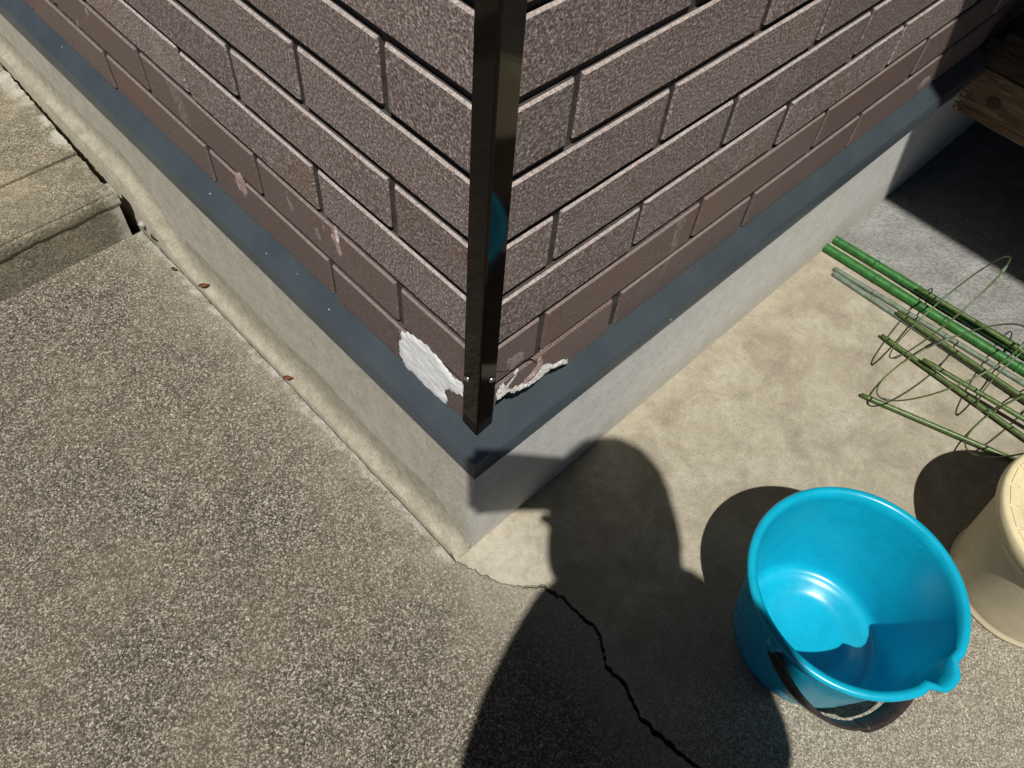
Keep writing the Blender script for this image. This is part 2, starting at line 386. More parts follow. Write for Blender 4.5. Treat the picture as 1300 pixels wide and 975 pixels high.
def tube(name, pts, rad, mat, parent=None, closed=False, seg=10, caps=True):
    """round bar through pts; rad is a number or a list"""
    pts = [Vector(p) for p in pts]; n = len(pts)
    rs = rad if isinstance(rad, (list, tuple)) else [rad] * n
    bm = bmesh.new(); rings = []; up = None
    for i, p in enumerate(pts):
        a = pts[(i - 1) % n] if (closed or i > 0) else p; b = pts[(i + 1) % n] if (closed or i < n - 1) else p
        d = (b - a).normalized()
        if up is None: up = d.orthogonal().normalized()
        up = (up - d * up.dot(d)).normalized(); sd = d.cross(up)
        rings.append([bm.verts.new(p + (up * math.cos(t) + sd * math.sin(t)) * rs[i]) for t in [2 * math.pi * k / seg for k in range(seg)]])
    m = n if closed else n - 1
    for i in range(m):
        A, B = rings[i], rings[(i + 1) % n]
        for k in range(seg): bm.faces.new((A[k], A[(k + 1) % seg], B[(k + 1) % seg], B[k]))
    if not closed and caps: bm.faces.new(rings[0][::-1]); bm.faces.new(rings[-1])
    return bm_obj(name, bm, mat, parent, True)

def lathe(name, prof, mat, center, parent=None, seg=96, deform=None, closed=False):
    """surface of revolution, prof = [(r, z)]"""
    bm = bmesh.new(); rings = []
    for (r, z) in prof:
        ring = []
        for k in range(seg):
            t = 2 * math.pi * k / seg; rr, zz = (deform(r, z, t) if deform else (r, z))
            ring.append(bm.verts.new((center[0] + rr * math.cos(t), center[1] + rr * math.sin(t), center[2] + zz)))
        rings.append(ring)
    for i in range(len(rings) - (0 if closed else 1)):
        A, B = rings[i], rings[(i + 1) % len(rings)]
        for k in range(seg): bm.faces.new((A[k], A[(k + 1) % seg], B[(k + 1) % seg], B[k]))
    if not closed:
        if prof[0][0] < 0.5: bm.faces.new(rings[0])
        if prof[-1][0] < 0.5: bm.faces.new(rings[-1])
    o = bm_obj(name, bm, mat, parent, True)
    return o

# ------------------------------------------------------------------ ground and pavements
def jag(pts, step, amp, seed):
    """resample a polyline and roughen it"""
    out = []
    for (a, b) in zip(pts[:-1], pts[1:]):
        a, b = Vector((*a, 0)), Vector((*b, 0)); L = (b - a).length; k = max(1, int(L / step))
        for i in range(k):
            p = a.lerp(b, i / k); nrm = Vector((-(b - a).y, (b - a).x, 0)).normalized()
            w = noise.noise(Vector((p.x * 22 / S * S * 4, p.y * 22 * 4, seed))) * 0.6 + noise.noise(Vector((p.x * 300, p.y * 300, seed + 5))) * 0.4
            q = p + nrm * amp * w; out.append((q.x, q.y))
    out.append(tuple(pts[-1])); return out
P2 = lambda l: [(x * S, y * S) for x, y in l]

bm = bmesh.new(); bmesh.ops.create_grid(bm, x_segments=2, y_segments=2, size=150)
for v in bm.verts: v.co.z = -0.055
struct(bm_obj('ground', bm, MAT['soil']))

crack = [(-0.39, -0.01), (-0.27, -0.37), (-0.12, -0.8), (0.04, -1.09), (0.29, -1.4), (0.52, -1.61), (0.58, -1.89), (0.65, -2.19), (0.63, -2.5), (0.69, -2.81), (0.63, -3.03), (0.42, -3.29),
         (0.28, -3.52), (0.28, -3.86), (0.25, -4.13), (0.14, -4.35), (0.06, -4.65), (0.06, -4.9), (0.06, -5.22), (0.11, -5.49), (0.18, -5.86), (0.05, -6.6), (0.3, -7.6), (0.1, -9), (0.5, -12), (0.3, -40)]
cr = jag(P2(crack), 0.0032, 0.0075, 3.1)
jl = jag(P2([(-0.395, 12.27), (-0.39, 9.5), (-0.38, 6), (-0.385, 3), (-0.395, 0.4)]), 0.012, 0.0022, 8.4)
# left slab: exposed aggregate
left = jl + cr + P2([(-60, -40), (-60, 12.27)])
struct(prism('aggregate_pavement', left, -0.05, 0.0, MAT['agg']))
# right slab: smooth concrete, separated by the crack (the crack is an open gap)
def gapw(i, n):
    y = cr[i][1] / S
    w = 0.0022 if y > -1.3 else 0.0062 if y > -3 else 0.0080
    if y < -5.5: w = 0.006
    return w * (0.75 + 0.5 * abs(noise.noise(Vector((cr[i][0] * 60, cr[i][1] * 60, 1.7)))))
cr2 = [(x + gapw(i, len(cr)), y + 0.4 * gapw(i, len(cr))) for i, (x, y) in enumerate(cr)]
slabx = 13.55
right = [(0.02, 0.02)] + [(cr2[0][0] + 0.006, 0.02)] + cr2 + P2([(slabx, -40)]) + jag(P2([(slabx, -14), (slabx + 0.05, -5), (slabx, 0)]), 0.02, 0.003, 4.4) + [(slabx * S, 0.02)]
struct(prism('concrete_pavement', right, -0.05, 0.0005, MAT['beige']))
struct(prism('grey_concrete_pavement', P2([(slabx + 0.03, 0.3), (slabx + 0.03, -40), (60, -40), (60, 0.3)]), -0.05, -0.003, MAT['grey']))

# porch step on the left: top slab in two pours, proud nosing, coarse riser
yS = 12.27 * S; hS = 1.53 * S
edge = jag(P2([(-0.68, 12.27), (-0.70, 12.9), (-0.65, 14.2), (-0.58, 16), (-0.48, 19), (-0.46, 40)]), 0.008, 0.0045, 2.2)
st = empty('porch_step', (0, 0, 0)); st['kind'] = 'structure'
ySeam = 14.05 * S
e1 = [(x, y) for x, y in edge if y < ySeam - 0.002]; e2 = [(x, y) for x, y in edge if y > ySeam + 0.004]
prism('tread_slab', e1 + [(e1[-1][0], ySeam - 0.0012), (-60 * S, ySeam - 0.0012), (-60 * S, yS)], -0.05, hS - 0.004, MAT['step'], st)
prism('landing_slab', [(e2[0][0], ySeam + 0.0012)] + e2 + P2([(-60, 40)]) + [(-60 * S, ySeam + 0.0012)], -0.05, hS, MAT['step'], st)
# nosing: a wavering skim of mortar along the top of the riser
bm = bmesh.new(); nseg = 90; rows = []
for i in range(nseg + 1):
    x = (-0.60 - 9.4 * (i / nseg) ** 1.2) * S
    zb = (1.08 + 0.09 * noise.noise(Vector((x * 9, 0, 3))) + 0.05 * noise.noise(Vector((x * 60, 0, 3)))) * S
    pr = 0.0028 + 0.0012 * noise.noise(Vector((x * 40, 2, 1)))
    rows.append([bm.verts.new(q) for q in ((x, yS + 0.03, hS - 0.0055), (x, yS - pr * 0.4, hS - 0.0075), (x, yS - pr, hS - 0.014), (x, yS - pr - 0.001, zb + 0.006), (x, yS - pr + 0.001, zb), (x, yS + 0.03, zb - 0.001))])
for a, b in zip(rows[:-1], rows[1:]):
    for k in range(5): bm.faces.new((a[k], b[k], b[k + 1], a[k + 1]))
bm_obj('nosing', bm, MAT['step'], st, True)

# ------------------------------------------------------------------ house
house = empty('house', (0, 0, 0))
tag(house, 'house corner clad in brown brick siding above slate flashing and a grey concrete plinth', 'house')
WL, WR = 46, 52          # wall lengths in courses (left, right)
HT = 70                  # wall height in courses
# plinth
prism('foundation', P2([(0, 0), (WR, 0), (WR, WL), (0, WL)]), -0.05, M3(0, 0, -1.27).z, MAT['plinth'], house)
# mortar fillet between plinth and porch paving (cove)
prof = [(0.006, 0.95), (-0.012, 0.62), (-0.045, 0.38), (-0.09, 0.22), (-0.15, 0.125), (-0.22, 0.075), (-0.29, 0.05), (-0.325, 0.02), (-0.332, -0.5)]
bm = bmesh.new(); rows = []
ys = [-0.02 + i * 0.16 for i in range(int(40 / 0.16))]
for y in ys:
    w = 1 + 0.05 * noise.noise(Vector((y * 0.8, 1, 4))); up = 0.0
    if y > 10.2:                       # swells where it climbs past the step
        k = min(1, (y - 10.2) / 2.2); up = k * k * (3 - 2 * k) * 1.5; w *= 1 + 0.06 * k
    h = 1 + 0.25 * noise.noise(Vector((y * 0.5, 7, 2)))
    tp = min(1.0, 0.25 + y / 1.4)
    if up > 0.05: tp = 0.55
    rows.append([bm.verts.new((x * S * w * (0.92 + 0.08 * tp), y * S, (z * h * (tp if z > 0 else 1) + (up if z >= 0 else 0)) * S + 0.001)) for x, z in prof])
for a, b in zip(rows[:-1], rows[1:]):
    for k in range(len(prof) - 1): bm.faces.new((a[k], a[k + 1], b[k + 1], b[k]))
bm.faces.new(rows[0])
bm_obj('mortar_fillet', bm, MAT['mortar'], house, True)

# flashing (drip cap) with a mitred corner
fp = [(-0.22, -0.80), (-0.215, -0.735), (0.315, -1.155), (0.335, -1.185), (0.345, -1.215), (0.405, -1.37), (0.41, -1.41), (0.39, -1.44), (0.30, -1.42)]
for side in (0, 1):
    bm = bmesh.new(); rows = []
    L = WL if side == 0 else WR
    for d in [None, 0.35, 4, 8, 12, 16, 20, 26, 34, L]:
        row = []
        for o, z in fp:
            a = -o if d is None else d
            wv = 0.0 if d is None else 0.012 * noise.noise(Vector((d * 0.6, side * 9, 3)))
            row.append(bm.verts.new(M3(-o, a, z + wv) if side == 0 else M3(a, -o, z + wv)))
        rows.append(row)
    for a, b in zip(rows[:-1], rows[1:]):
        for k in range(len(fp) - 1): bm.faces.new((a[k], a[k + 1], b[k + 1], b[k]))
    f = bm_obj('drip_flashing', bm, MAT['flash'], house, True)
    md = f.modifiers.new('edge', 'EDGE_SPLIT'); md.split_angle = math.radians(24)
# wall backing, bricks
GR = 0.125                 # joint width
DEPTH = 0.075             # joint depth
ROWS = range(-4, 7)       # row 6 is the lowest course
def wall_matrix(side):
    if side == 0: return Matrix(((0, 0, -1, 0), (-1, 0, 0, 0), (0, 1, 0, 0), (0, 0, 0, 1)))
    return Matrix(((1, 0, 0, 0), (0, 0, -1, 0), (0, 1, 0, 0), (0, 0, 0, 1)))
def brick_mesh(L, Hh, variant, mat):
    """chamfered brick face, local u (length) x v (height) x n (outwards), metres"""
    r = random.Random(variant * 13 + int(L * 100))
    ns = max(3, int(L * 3)); bm = bmesh.new()
    bev = 0.031
    def ringpts(inset, n, jit):
        pts = []
        for i in range(ns + 1): pts.append((inset + (L - 2 * inset) * i / ns, Hh - inset + r.uniform(-jit, jit), n))
        for i in range(1, 3): pts.append((L - inset + r.uniform(-jit, jit), Hh - inset - (Hh - 2 * inset) * i / 3, n))
        for i in range(ns + 1): pts.append((L - inset - (L - 2 * inset) * i / ns, inset * 0.7 + r.uniform(-jit, jit), n))
        for i in range(1, 3): pts.append((inset + r.uniform(-jit, jit), inset + (Hh - 2 * inset) * i / 3, n))
        return pts
    levels = [ringpts(0.0, -DEPTH - 0.03, 0), ringpts(0.006, -0.038, 0.004), ringpts(bev, 0.0, 0.006)]
    rv = [[bm.verts.new((u * S, v * S, n * S)) for u, v, n in lv] for lv in levels]
    for q, (A, B) in enumerate(zip(rv[:-1], rv[1:])):
        for i in range(len(A)):
            j = (i + 1) % len(A); f = bm.faces.new((A[i], A[j], B[j], B[i]))
            if q == 0: f.material_index = 2
            elif i < ns: f.material_index = 1  # only the top chamfer takes the painted highlight
    bm.faces.new(rv[-1])
    bmesh.ops.recalc_face_normals(bm, faces=bm.faces)
    me = bpy.data.meshes.new('brick'); bm.to_mesh(me); bm.free()
    for m in (mat, MAT['worn' if mat == MAT['brick'] else 'highlit2'], MAT['joint']): me.materials.append(m)
    return me
cache = {}
def get_brick(L, row):
    var = random.randrange(4); key = (round(L, 2), var, row >= 5)
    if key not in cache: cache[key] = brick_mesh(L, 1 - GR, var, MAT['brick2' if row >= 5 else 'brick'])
    return cache[key]
jag_px = [(626.8, 520.6), (629, 510), (631, 503.4), (634.5, 499), (638.5, 495.4), (640, 498), (642, 501), (646, 500.5), (650.8, 501.5), (654, 499), (658, 498.5), (662, 495), (668, 493.5), (674, 489), (679, 485), (682, 479), (683, 474.6), (690, 470.5), (697, 470.5), (703.7, 469), (711, 465), (719, 463.5)]
broken = [(ony(u, v).x / S, ony(u, v).z / S + G) for u, v in jag_px]
def right_broken_brick():
    """lowest course beside the corner trim: lower edge broken off along a ragged line"""
    L = 3.2 - GR
    low = [(x, z + 0.03 * noise.noise(Vector((x * 9, 0, 0)))) for x, z in broken]
    low = [(0.02, -0.55)] + low + [(2.3, -0.86), (L, -0.86)]
    bm = bmesh.new()
    front = [(0.02, -0.02)] + [(L * i / 8, -0.02 + rnd(-.006, .006)) for i in range(1, 9)] ; front[-1] = (L - 0.045, -0.02)
    pts = front + [(u, v) for u, v in low[::-1]]
    top = [bm.verts.new((u * S, v * S, 0)) for u, v in pts]
    bm.faces.new(top[::-1])
    # chamfer at the top edge and right end, ragged fracture below
    back = []
    for i, (u, v) in enumerate(pts):
        if i < len(front): back.append(bm.verts.new((u * S, (v + 0.045) * S, -0.045 * S)))
        else: back.append(bm.verts.new(((u + (0.04 if u > L - 0.02 else 0)) * S, (v - 0.03 + 0.02 * noise.noise(Vector((u * 20, v * 20, 4)))) * S, -0.10 * S)))
    for i in range(len(pts)):
        j = (i + 1) % len(pts); bm.faces.new((top[i], top[j], back[j], back[i]))
    bmesh.ops.recalc_face_normals(bm, faces=bm.faces)
    me = bpy.data.meshes.new('brick'); bm.to_mesh(me); bm.free(); me.materials.append(MAT['brick2']); return me

for side in (0, 1):
    pitch = 3.755 if side == 0 else 3.785
    j_odd, j_even = (1.82, -0.07) if side == 0 else (1.25, 3.2 - 3.785)
    Lw = WL if side == 0 else WR
    # backing sheet behind the bricks
    zt, zb = 11, -0.12 if side else -0.86
    d0 = DEPTH
    if side == 0: vs_ = [M3(d0, 0.01, zb), M3(d0, Lw, zb), M3(d0, Lw, zt), M3(d0, 0.01, zt), M3(d0 + .2, 0.01, zb), M3(d0 + .2, Lw, zb), M3(d0 + .2, Lw, zt), M3(d0 + .2, 0.01, zt)]
    else: vs_ = [M3(0.01, d0, zb), M3(Lw, d0, zb), M3(Lw, d0, zt), M3(0.01, d0, zt), M3(0.01, d0 + .2, zb), M3(Lw, d0 + .2, zb), M3(Lw, d0 + .2, zt), M3(0.01, d0 + .2, zt)]
    wall = mesh_obj('wall', vs_, [(0, 1, 2, 3), (7, 6, 5, 4), (0, 4, 5, 1), (3, 2, 6, 7), (1, 5, 6, 2), (0, 3, 7, 4)], MAT['joint'], house)
    if side: box('wall', M3(2.25, d0, -0.86), M3(Lw, d0 + .2, -0.125), MAT['joint'], house)
    vis = 27 if side == 0 else 25         # bricks are built one by one this far along
    mwall = wall_matrix(side)
    for row in ROWS:
        off = j_odd if row % 2 else j_even
        js = sorted(off + pitch * k for k in range(-2, 14))
        js = [j for j in js if j < vis]
        starts = [0.03] + [j for j in js if j > 0.6]
        for a, b in zip(starts, starts[1:] + [starts[-1] + pitch]):
            if a > vis - 1: continue
            L = b - a - (GR * 0.5 if a == 0.03 else GR)
            u0 = a + (0 if a == 0.03 else GR * 0.5)
            z0 = (6 - row) - (1 - GR) + 0.02
            me = right_broken_brick() if (side == 1 and row == 6 and a == 0.03) else get_brick(L, row)
            o = bpy.data.objects.new('brick', me); col.objects.link(o)
            # metres: u runs +x on the right wall; on the left wall u runs -y, so start from the far end
            dn = rnd(-0.0012, 0.0006)
            if me.name.startswith('brick') and side == 1 and row == 6 and a == 0.03:
                base = M3(0, 0, 0)
            elif side == 1: base = M3(u0, 0, z0) + Vector((0, dn, 0))
            else: base = M3(0, u0 + L, z0) + Vector((dn, 0, 0))
            tilt = Matrix.Rotation(rnd(-0.0025, 0.0025), 4, 'Z')
            o.matrix_world = Matrix.Translation(base) @ mwall @ tilt
            put(o, wall)
# plain siding out of the bricks' reach: upper storeys and far ends
zt = 11.06
prism('upper_wall', P2([(0, 0), (WR, 0), (WR, WL), (0, WL)]), M3(0, 0, zt).z, M3(0, 0, HT).z, MAT['upper'], house)
box('far_siding', M3(-0.0, 28.6, -0.86), M3(0.3, WL, zt - 0.02), MAT['upper'], house)
box('far_siding', M3(26.6, -0.0, -0.86), M3(WR, 0.3, zt - 0.02), MAT['upper'], house)
prism('wall_core', P2([(0.32, 0.32), (WR - .3, 0.32), (WR - .3, WL - .3), (0.32, WL - .3)]), M3(0, 0, -1.21).z, M3(0, 0, zt - .01).z, MAT['void'], house)

# glossy corner trim
TH, TW = 0.062, 0.27
prof = [(-TH, TW), (-TH, -TH + 0.035), (-TH + 0.010, -TH + 0.010), (-TH + 0.035, -TH), (TW, -TH), (TW, 0.02), (0.03, 0.02), (0.03, TW), (0.02, TW)]
prof = [(-TH, TW), (-TH, -TH + 0.03), (-TH + 0.009, -TH + 0.009), (-TH + 0.03, -TH), (TW, -TH), (TW, 0.0), (0.0, 0.0), (0.0, TW)]
bm = bmesh.new()
zb = [-0.80, -0.86, -0.872, -0.86, -0.80, -0.80, -0.80, -0.80]
b = [bm.verts.new(M3(x, y, z)) for (x, y), z in zip(prof, zb)]
mid_ = [bm.verts.new(M3(x, y, -0.74)) for (x, y) in prof]
t = [bm.verts.new(M3(x, y, HT - 1)) for (x, y) in prof]
for A, B in ((b, mid_), (mid_, t)):
    for i in range(len(prof)):
        j = (i + 1) % len(prof); bm.faces.new((A[i], A[j], B[j], B[i]))
bm.faces.new(b[::-1]); bm.faces.new(t)
trim = bm_obj('corner_trim', bm, MAT['trim'], house)
def screw(pos, nrm):
    nrm = Vector(nrm); up = Vector((0, 0, 1)); sd = nrm.cross(up)
    bm = bmesh.new(); rings = []
    for r, h in ((0.052, 0.0), (0.052, 0.010), (0.040, 0.026), (0.018, 0.034)):
        rings.append([bm.verts.new(pos + (sd * math.cos(t) + up * math.sin(t)) * r * S + nrm * h * S) for t in [2 * math.pi * k / 12 for k in range(12)]])
    for A, B in zip(rings[:-1], rings[1:]):
        for k in range(12): bm.faces.new((A[k], A[(k + 1) % 12], B[(k + 1) % 12], B[k]))
    bm.faces.new(rings[-1])
    return bm_obj('screw', bm, MAT['screw'], trim, True)
screw(onx(593.2, 481, -TH * S), (-1, 0, 0)); screw(ony(624.2, 482, -TH * S), (0, -1, 0))

# thin applied patches on the walls -------------------------------------------------
def patch(name, outline, side, n0, thick, mat, parent=house, cell=0.05, rim=0.035, seed=0.0):
    """low-relief skin of filler: outline in wall units (u, z); rounded rim, lumpy face"""
    pts = [Vector(p) for p in outline]
    bm = bmesh.new(); vs2 = [bm.verts.new((p.x, p.y, 0)) for p in pts]
    f = bm.faces.new(vs2)
    bmesh.ops.triangulate(bm, faces=[f])
    for _ in range(7):
        long = [e for e in bm.edges if e.calc_length() > cell]
        if not long: break
        bmesh.ops.subdivide_edges(bm, edges=long, cuts=1)
        bmesh.ops.triangulate(bm, faces=[f for f in bm.faces if len(f.verts) > 3])
    segs = list(zip(pts, pts[1:] + pts[:1]))
    def dist(q):
        best = 9
        for a, b in segs:
            ab = b - a; t = max(0, min(1, (q - a).dot(ab) / max(1e-9, ab.length_squared))); best = min(best, (q - a - ab * t).length)
        return best
    for v in bm.verts:
        d = dist(Vector((v.co.x, v.co.y))); k = min(1, d / rim); k = math.sqrt(k)
        h = k * (thick * (0.75 + 0.5 * noise.noise(Vector((v.co.x * 4, v.co.y * 9, seed)))))
        u, z = v.co.x, v.co.y
        n = n0 + h
        v.co = M3(-n, u, z) if side == 0 else M3(u, -n, z)
    return bm_obj(name, bm, mat, parent, True)
def wl(px): return [(onx(u, v).y / S, onx(u, v).z / S + G) for u, v in px]
def wr(px): return [(ony(u, v).x / S, ony(u, v).z / S + G) for u, v in px]
def rough(outline, amp, step=0.05, seed=0):
    out = []
    for a, b in zip(outline, outline[1:] + outline[:1]):
        a, b = Vector(a), Vector(b); k = max(1, int((b - a).length / step))
        for i in range(k):
            p = a.lerp(b, i / k); nn = Vector((-(b - a).y, (b - a).x)).normalized()
            out.append(tuple(p + nn * amp * (noise.noise(Vector((p.x * 11, p.y * 11, seed))) + 0.6 * noise.noise(Vector((p.x * 31, p.y * 31, seed))))))
    return out
white_px = [(504, 414), (507, 421), (516, 420), (524, 424), (533, 431), (545, 440), (556, 452), (566, 465), (575, 478), (589, 486), (589, 503), (580, 500), (572, 495), (566, 497), (571, 507), (568, 513), (560, 508), (549, 498), (538, 487), (527, 475), (515, 465), (508, 450), (506.5, 437), (509, 428)]
patch('filler_patch', rough(wl(white_px), 0.05, 0.03, 1), 0, 0.010, 0.028, MAT['filler'], cell=0.08, rim=0.10)
# ragged white fracture edge and pinkish smears on the right wall
strip = [(x, z) for x, z in broken if x > 0.36]
band = [(x, z + 0.015) for x, z in strip]
hi = [(x - 0.01, z + 0.13 + 0.12 * max(0, noise.noise(Vector((x * 7, 3, 1)))) + (0.05 if 0.45 < x < 1.2 else 0.0)) for x, z in strip]
def spiky(pts, amp, seed):
    r = random.Random(seed); out = []
    for a, b in zip(pts[:-1], pts[1:]):
        k = max(1, int((Vector(b) - Vector(a)).length / 0.028))
        for i in range(k):
            p = Vector(a).lerp(Vector(b), i / k); out.append((p.x + r.uniform(-.012, .012), p.y + r.uniform(-1, 1) * amp))
    return out + [pts[-1]]
patch('gap_shade_strip', spiky([(x, z - 0.045) for x, z in strip], 0.014, 13) + spiky([(x, z + 0.07) for x, z in strip[::-1]], 0.004, 14), 1, 0.012, 0.008, MAT['void'], cell=0.06, rim=0.02)  # black strip painting the shaded gap below the fracture
# torn facing curling away from the wall, and the white core behind it
patch('broken_edge', spiky([(x, z + 0.085) for x, z in strip], 0.018, 3) + spiky([(x, z + 0.15 + 0.07 * max(0, noise.noise(Vector((x * 6, 3, 1))))) for x, z in strip[::-1]], 0.05, 4), 1, 0.032, 0.014, MAT['fibre'], cell=0.04, rim=0.02)
patch('broken_core', spiky([(x, z + 0.08) for x, z in strip], 0.01, 5) + spiky([(x - 0.01, z + 0.15 + (0.10 if x < 1.25 else 0.0) * abs(noise.noise(Vector((x * 5, 3, 1)))) + 0.03) for x, z in strip[::-1]], 0.05, 6), 1, 0.006, 0.012, MAT['fibre'], cell=0.05, rim=0.05)
patch('filler_smear', rough(wr([(664, 489), (672, 486), (683, 474), (688, 466), (690, 459), (687, 452), (683, 456), (681, 465), (674, 474), (666, 482)]), 0.025, 0.04, 3), 1, 0.0, 0.02, MAT['pink'], cell=0.07)
patch('filler_smear', rough(wr([(645, 455), (651, 452), (658, 447), (666, 449), (664, 457), (657, 462), (652, 468), (646, 466), (643, 460)]), 0.09, 0.03, 7), 1, 0.002, 0.010, MAT['scuff'], cell=0.07)
patch('filler_smear', rough(wr([(628, 503), (640, 491), (650, 480), (657, 468), (660, 470), (655, 481), (646, 492), (640, 499), (630, 509)]), 0.02, 0.04, 9), 1, -0.014, 0.02, MAT['fibre'], cell=0.07)
patch('filler_smear', rough(wr([(687, 452), (691, 440), (696, 424), (700, 428), (703, 438), (698, 446), (692, 453)]), 0.02, 0.04, 11), 1, -0.05, 0.04, MAT['scuff'], cell=0.07)
patch('loose_flake', rough(wr([(627, 516), (631, 508), (636, 498), (640, 503), (641, 509), (634, 515), (628, 522)]), 0.02, 0.04, 12), 1, -0.09, 0.02, MAT['fibre'], cell=0.06)
# hairline crack across the broken board
def ribbon(name, px, side, w, n, mat):
    pts = [Vector(p) for p in (wr(px) if side else wl(px))]; bm = bmesh.new(); rows = []
    for i, q in enumerate(pts):
        d = (pts[min(i + 1, len(pts) - 1)] - pts[max(i - 1, 0)]).normalized(); nn = Vector((-d.y, d.x))
        k = w * (0.4 + 0.8 * abs(noise.noise(Vector((q.x * 13, q.y * 13, 2)))))
        rows.append([bm.verts.new(M3(p.x, -n, p.y) if side else M3(-n, p.x, p.y)) for p in (q - nn * k, q + nn * k)])
    for a, b in zip(rows[:-1], rows[1:]): bm.faces.new((a[0], a[1], b[1], b[0]))
    return bm_obj(name, bm, mat, house)
ribbon('hairline_crack', [(628, 471.5), (640, 472), (652, 469), (660, 461), (668, 456.5), (675, 456), (680, 460), (684, 464), (686, 468)], 1, 0.014, 0.003, MAT['crackm'])
# scuffs and chips on the porch-side wall
patch('chip', rough(wl([(298, 219), (304, 219), (310, 229), (312, 237), (314, 246), (311, 251), (308, 244), (303, 239), (299, 231)]), 0.02, 0.04, 2), 0, -0.002, 0.014, MAT['pink'], cell=0.07)
patch('chip', rough(wl([(420, 287), (426, 287), (431, 300), (432, 312), (437, 322), (434, 328), (428, 321), (424, 309), (419, 298)]), 0.02, 0.04, 4), 0, -0.002, 0.014, MAT['pink'], cell=0.07)
patch('chip', rough(wl([(424, 290), (428, 291), (431, 304), (430, 313), (427, 306)]), 0.015, 0.04, 14), 0, 0.004, 0.010, MAT['fibre'], cell=0.07)
patch('chip', rough(wl([(361, 240), (366, 240), (367, 252), (373, 262), (375, 270), (371, 271), (367, 262), (363, 252)]), 0.02, 0.04, 6), 0, -0.002, 0.011, MAT['scuff'], cell=0.07)
patch('chip', rough(wl([(397, 288), (402, 287), (408, 299), (410, 306), (406, 308), (400, 298)]), 0.02, 0.04, 8), 0, -0.002, 0.011, MAT['scuff'], cell=0.07)
patch('chip', rough(wl([(407, 278), (411, 278), (414, 292), (412, 298), (409, 290)]), 0.02, 0.04, 9), 0, -0.002, 0.011, MAT['scuff'], cell=0.07)
patch('chip', rough(wl([(439, 322), (442, 326), (452, 345), (457, 357), (455, 359), (448, 345)]), 0.008, 0.04, 9), 0, -0.004, 0.006, MAT['scuff'], cell=0.07)
for px in ([(79, 20), (83, 22), (84, 29), (81, 30)], [(96, 25), (99, 27), (101, 34), (98, 33)], [(106, 9), (110, 11), (114, 22), (111, 23)], [(101, 61), (103, 64), (106, 70), (103, 69)], [(108, 66), (110, 68), (112, 72), (109, 71)], [(220, 163), (223, 166), (224, 170), (221, 168)],
           [(540, 419), (543, 421), (544, 426), (548, 428), (546, 430), (541, 428)], [(562, 430), (567, 428), (573, 436), (579, 448), (574, 450), (566, 440)]):
    patch('chip', rough(wl(px), 0.02, 0.04, px[0][0]), 0, -0.002, 0.012, MAT['scuff'], cell=0.08)
for px in ([(1165, 110), (1172, 101), (1180, 95), (1181, 99), (1175, 106), (1167, 114)],):
    patch('chip', rough(wr(px), 0.03, 0.05, px[0][0]), 1, 0.006, 0.010, MAT['scuff'], cell=0.1)

# first-floor balcony above the veranda (out of frame; its edge throws the shade on the grey paving)
hb = 2.35
xe = 16.25 * S - 0.387 * hb
box('balcony', (xe, -2.2, hb), (WR * S, -0.004, hb + 0.22), MAT['balcony'], house)
box('balcony_parapet', (xe, -2.2, hb + 0.223), (WR * S, -2.12, hb + 1.2), MAT['upper'], house)
box('balcony_parapet', (xe, -2.117, hb + 0.223), (xe + 0.08, -0.004, hb + 1.2), MAT['upper'], house)

box('sky_blocker_wall', M3(31, -29, G - 0.5), Vector((WR * S, -0.004, hb - 0.003)), MAT['upper'], house)  # added, unseen: keeps low sky light out of the veranda

# ------------------------------------------------------------------ veranda
ver = empty('veranda', M3(17, -6, G))
tag(ver, 'low weathered timber veranda in deep shade against the brick wall', 'veranda')
def plank(name, a, b, mat, endmat=None, seed=1):
    """rough-sawn plank along y with a splintered near end (at larger y)"""
    bm = bmesh.new(); n = 26; rows = []
    for i in range(n + 1):
        y = a[1] + (b[1] - a[1]) * i / n
        j = lambda k: 0.0016 * noise.noise(Vector((y * 12, k, seed)))
        prof = [(a[0], a[2]), (a[0], a[2] + (b[2] - a[2]) * 0.25), (a[0], a[2] + (b[2] - a[2]) * 0.5), (a[0], a[2] + (b[2] - a[2]) * 0.75), (a[0] + 0.003, b[2]), (b[0], b[2]), (b[0], a[2])]
        rows.append([bm.verts.new((x + j(k), y + (0.007 * noise.noise(Vector((z * 160, k, seed))) if i == n else 0), z + j(k + 9))) for k, (x, z) in enumerate(prof)])
    for A, B in zip(rows[:-1], rows[1:]):
        for k in range(7): bm.faces.new((A[k], A[(k + 1) % 7], B[(k + 1) % 7], B[k]))
    f1 = bm.faces.new(rows[0]); f2 = bm.faces.new(rows[-1][::-1])
    if endmat: f2.material_index = 1
    return bm_obj(name, bm, [mat] + ([endmat] if endmat else []), ver)
p0, p1 = M3(17.0, -16, -2.60), M3(17.5, -0.17, -1.32)
ep = plank('end_board', p0, p1, MAT['wood'], MAT['endgrain'], 1)
plank('end_board', M3(17.06, -16, -1.30), M3(17.5, -0.10, -0.62), MAT['shade_wood'], MAT['shade_wood'], 2)
bm = bmesh.new()
for i in range(22):
    z = p0.z + (p1.z - p0.z) * rnd(0.02, 0.98); L_ = rnd(0.004, 0.014); h_ = rnd(0.0005, 0.0015); x_ = p0.x - 0.0008 - rnd(0, 0.001)
    y_ = p1.y - rnd(0.004, 0.012)
    q = [bm.verts.new(v) for v in ((x_, y_, z - h_), (x_, y_, z + h_), (x_ - 0.0008, y_ + L_, z + rnd(-.002, .002)), (x_ + 0.002, y_, z))]
    for f in ((0, 1, 2), (1, 3, 2), (3, 0, 2), (0, 3, 1)): bm.faces.new([q[k] for k in f])
sp_ = bm_obj('splinters', bm, MAT['endgrain']); put(sp_, ep)
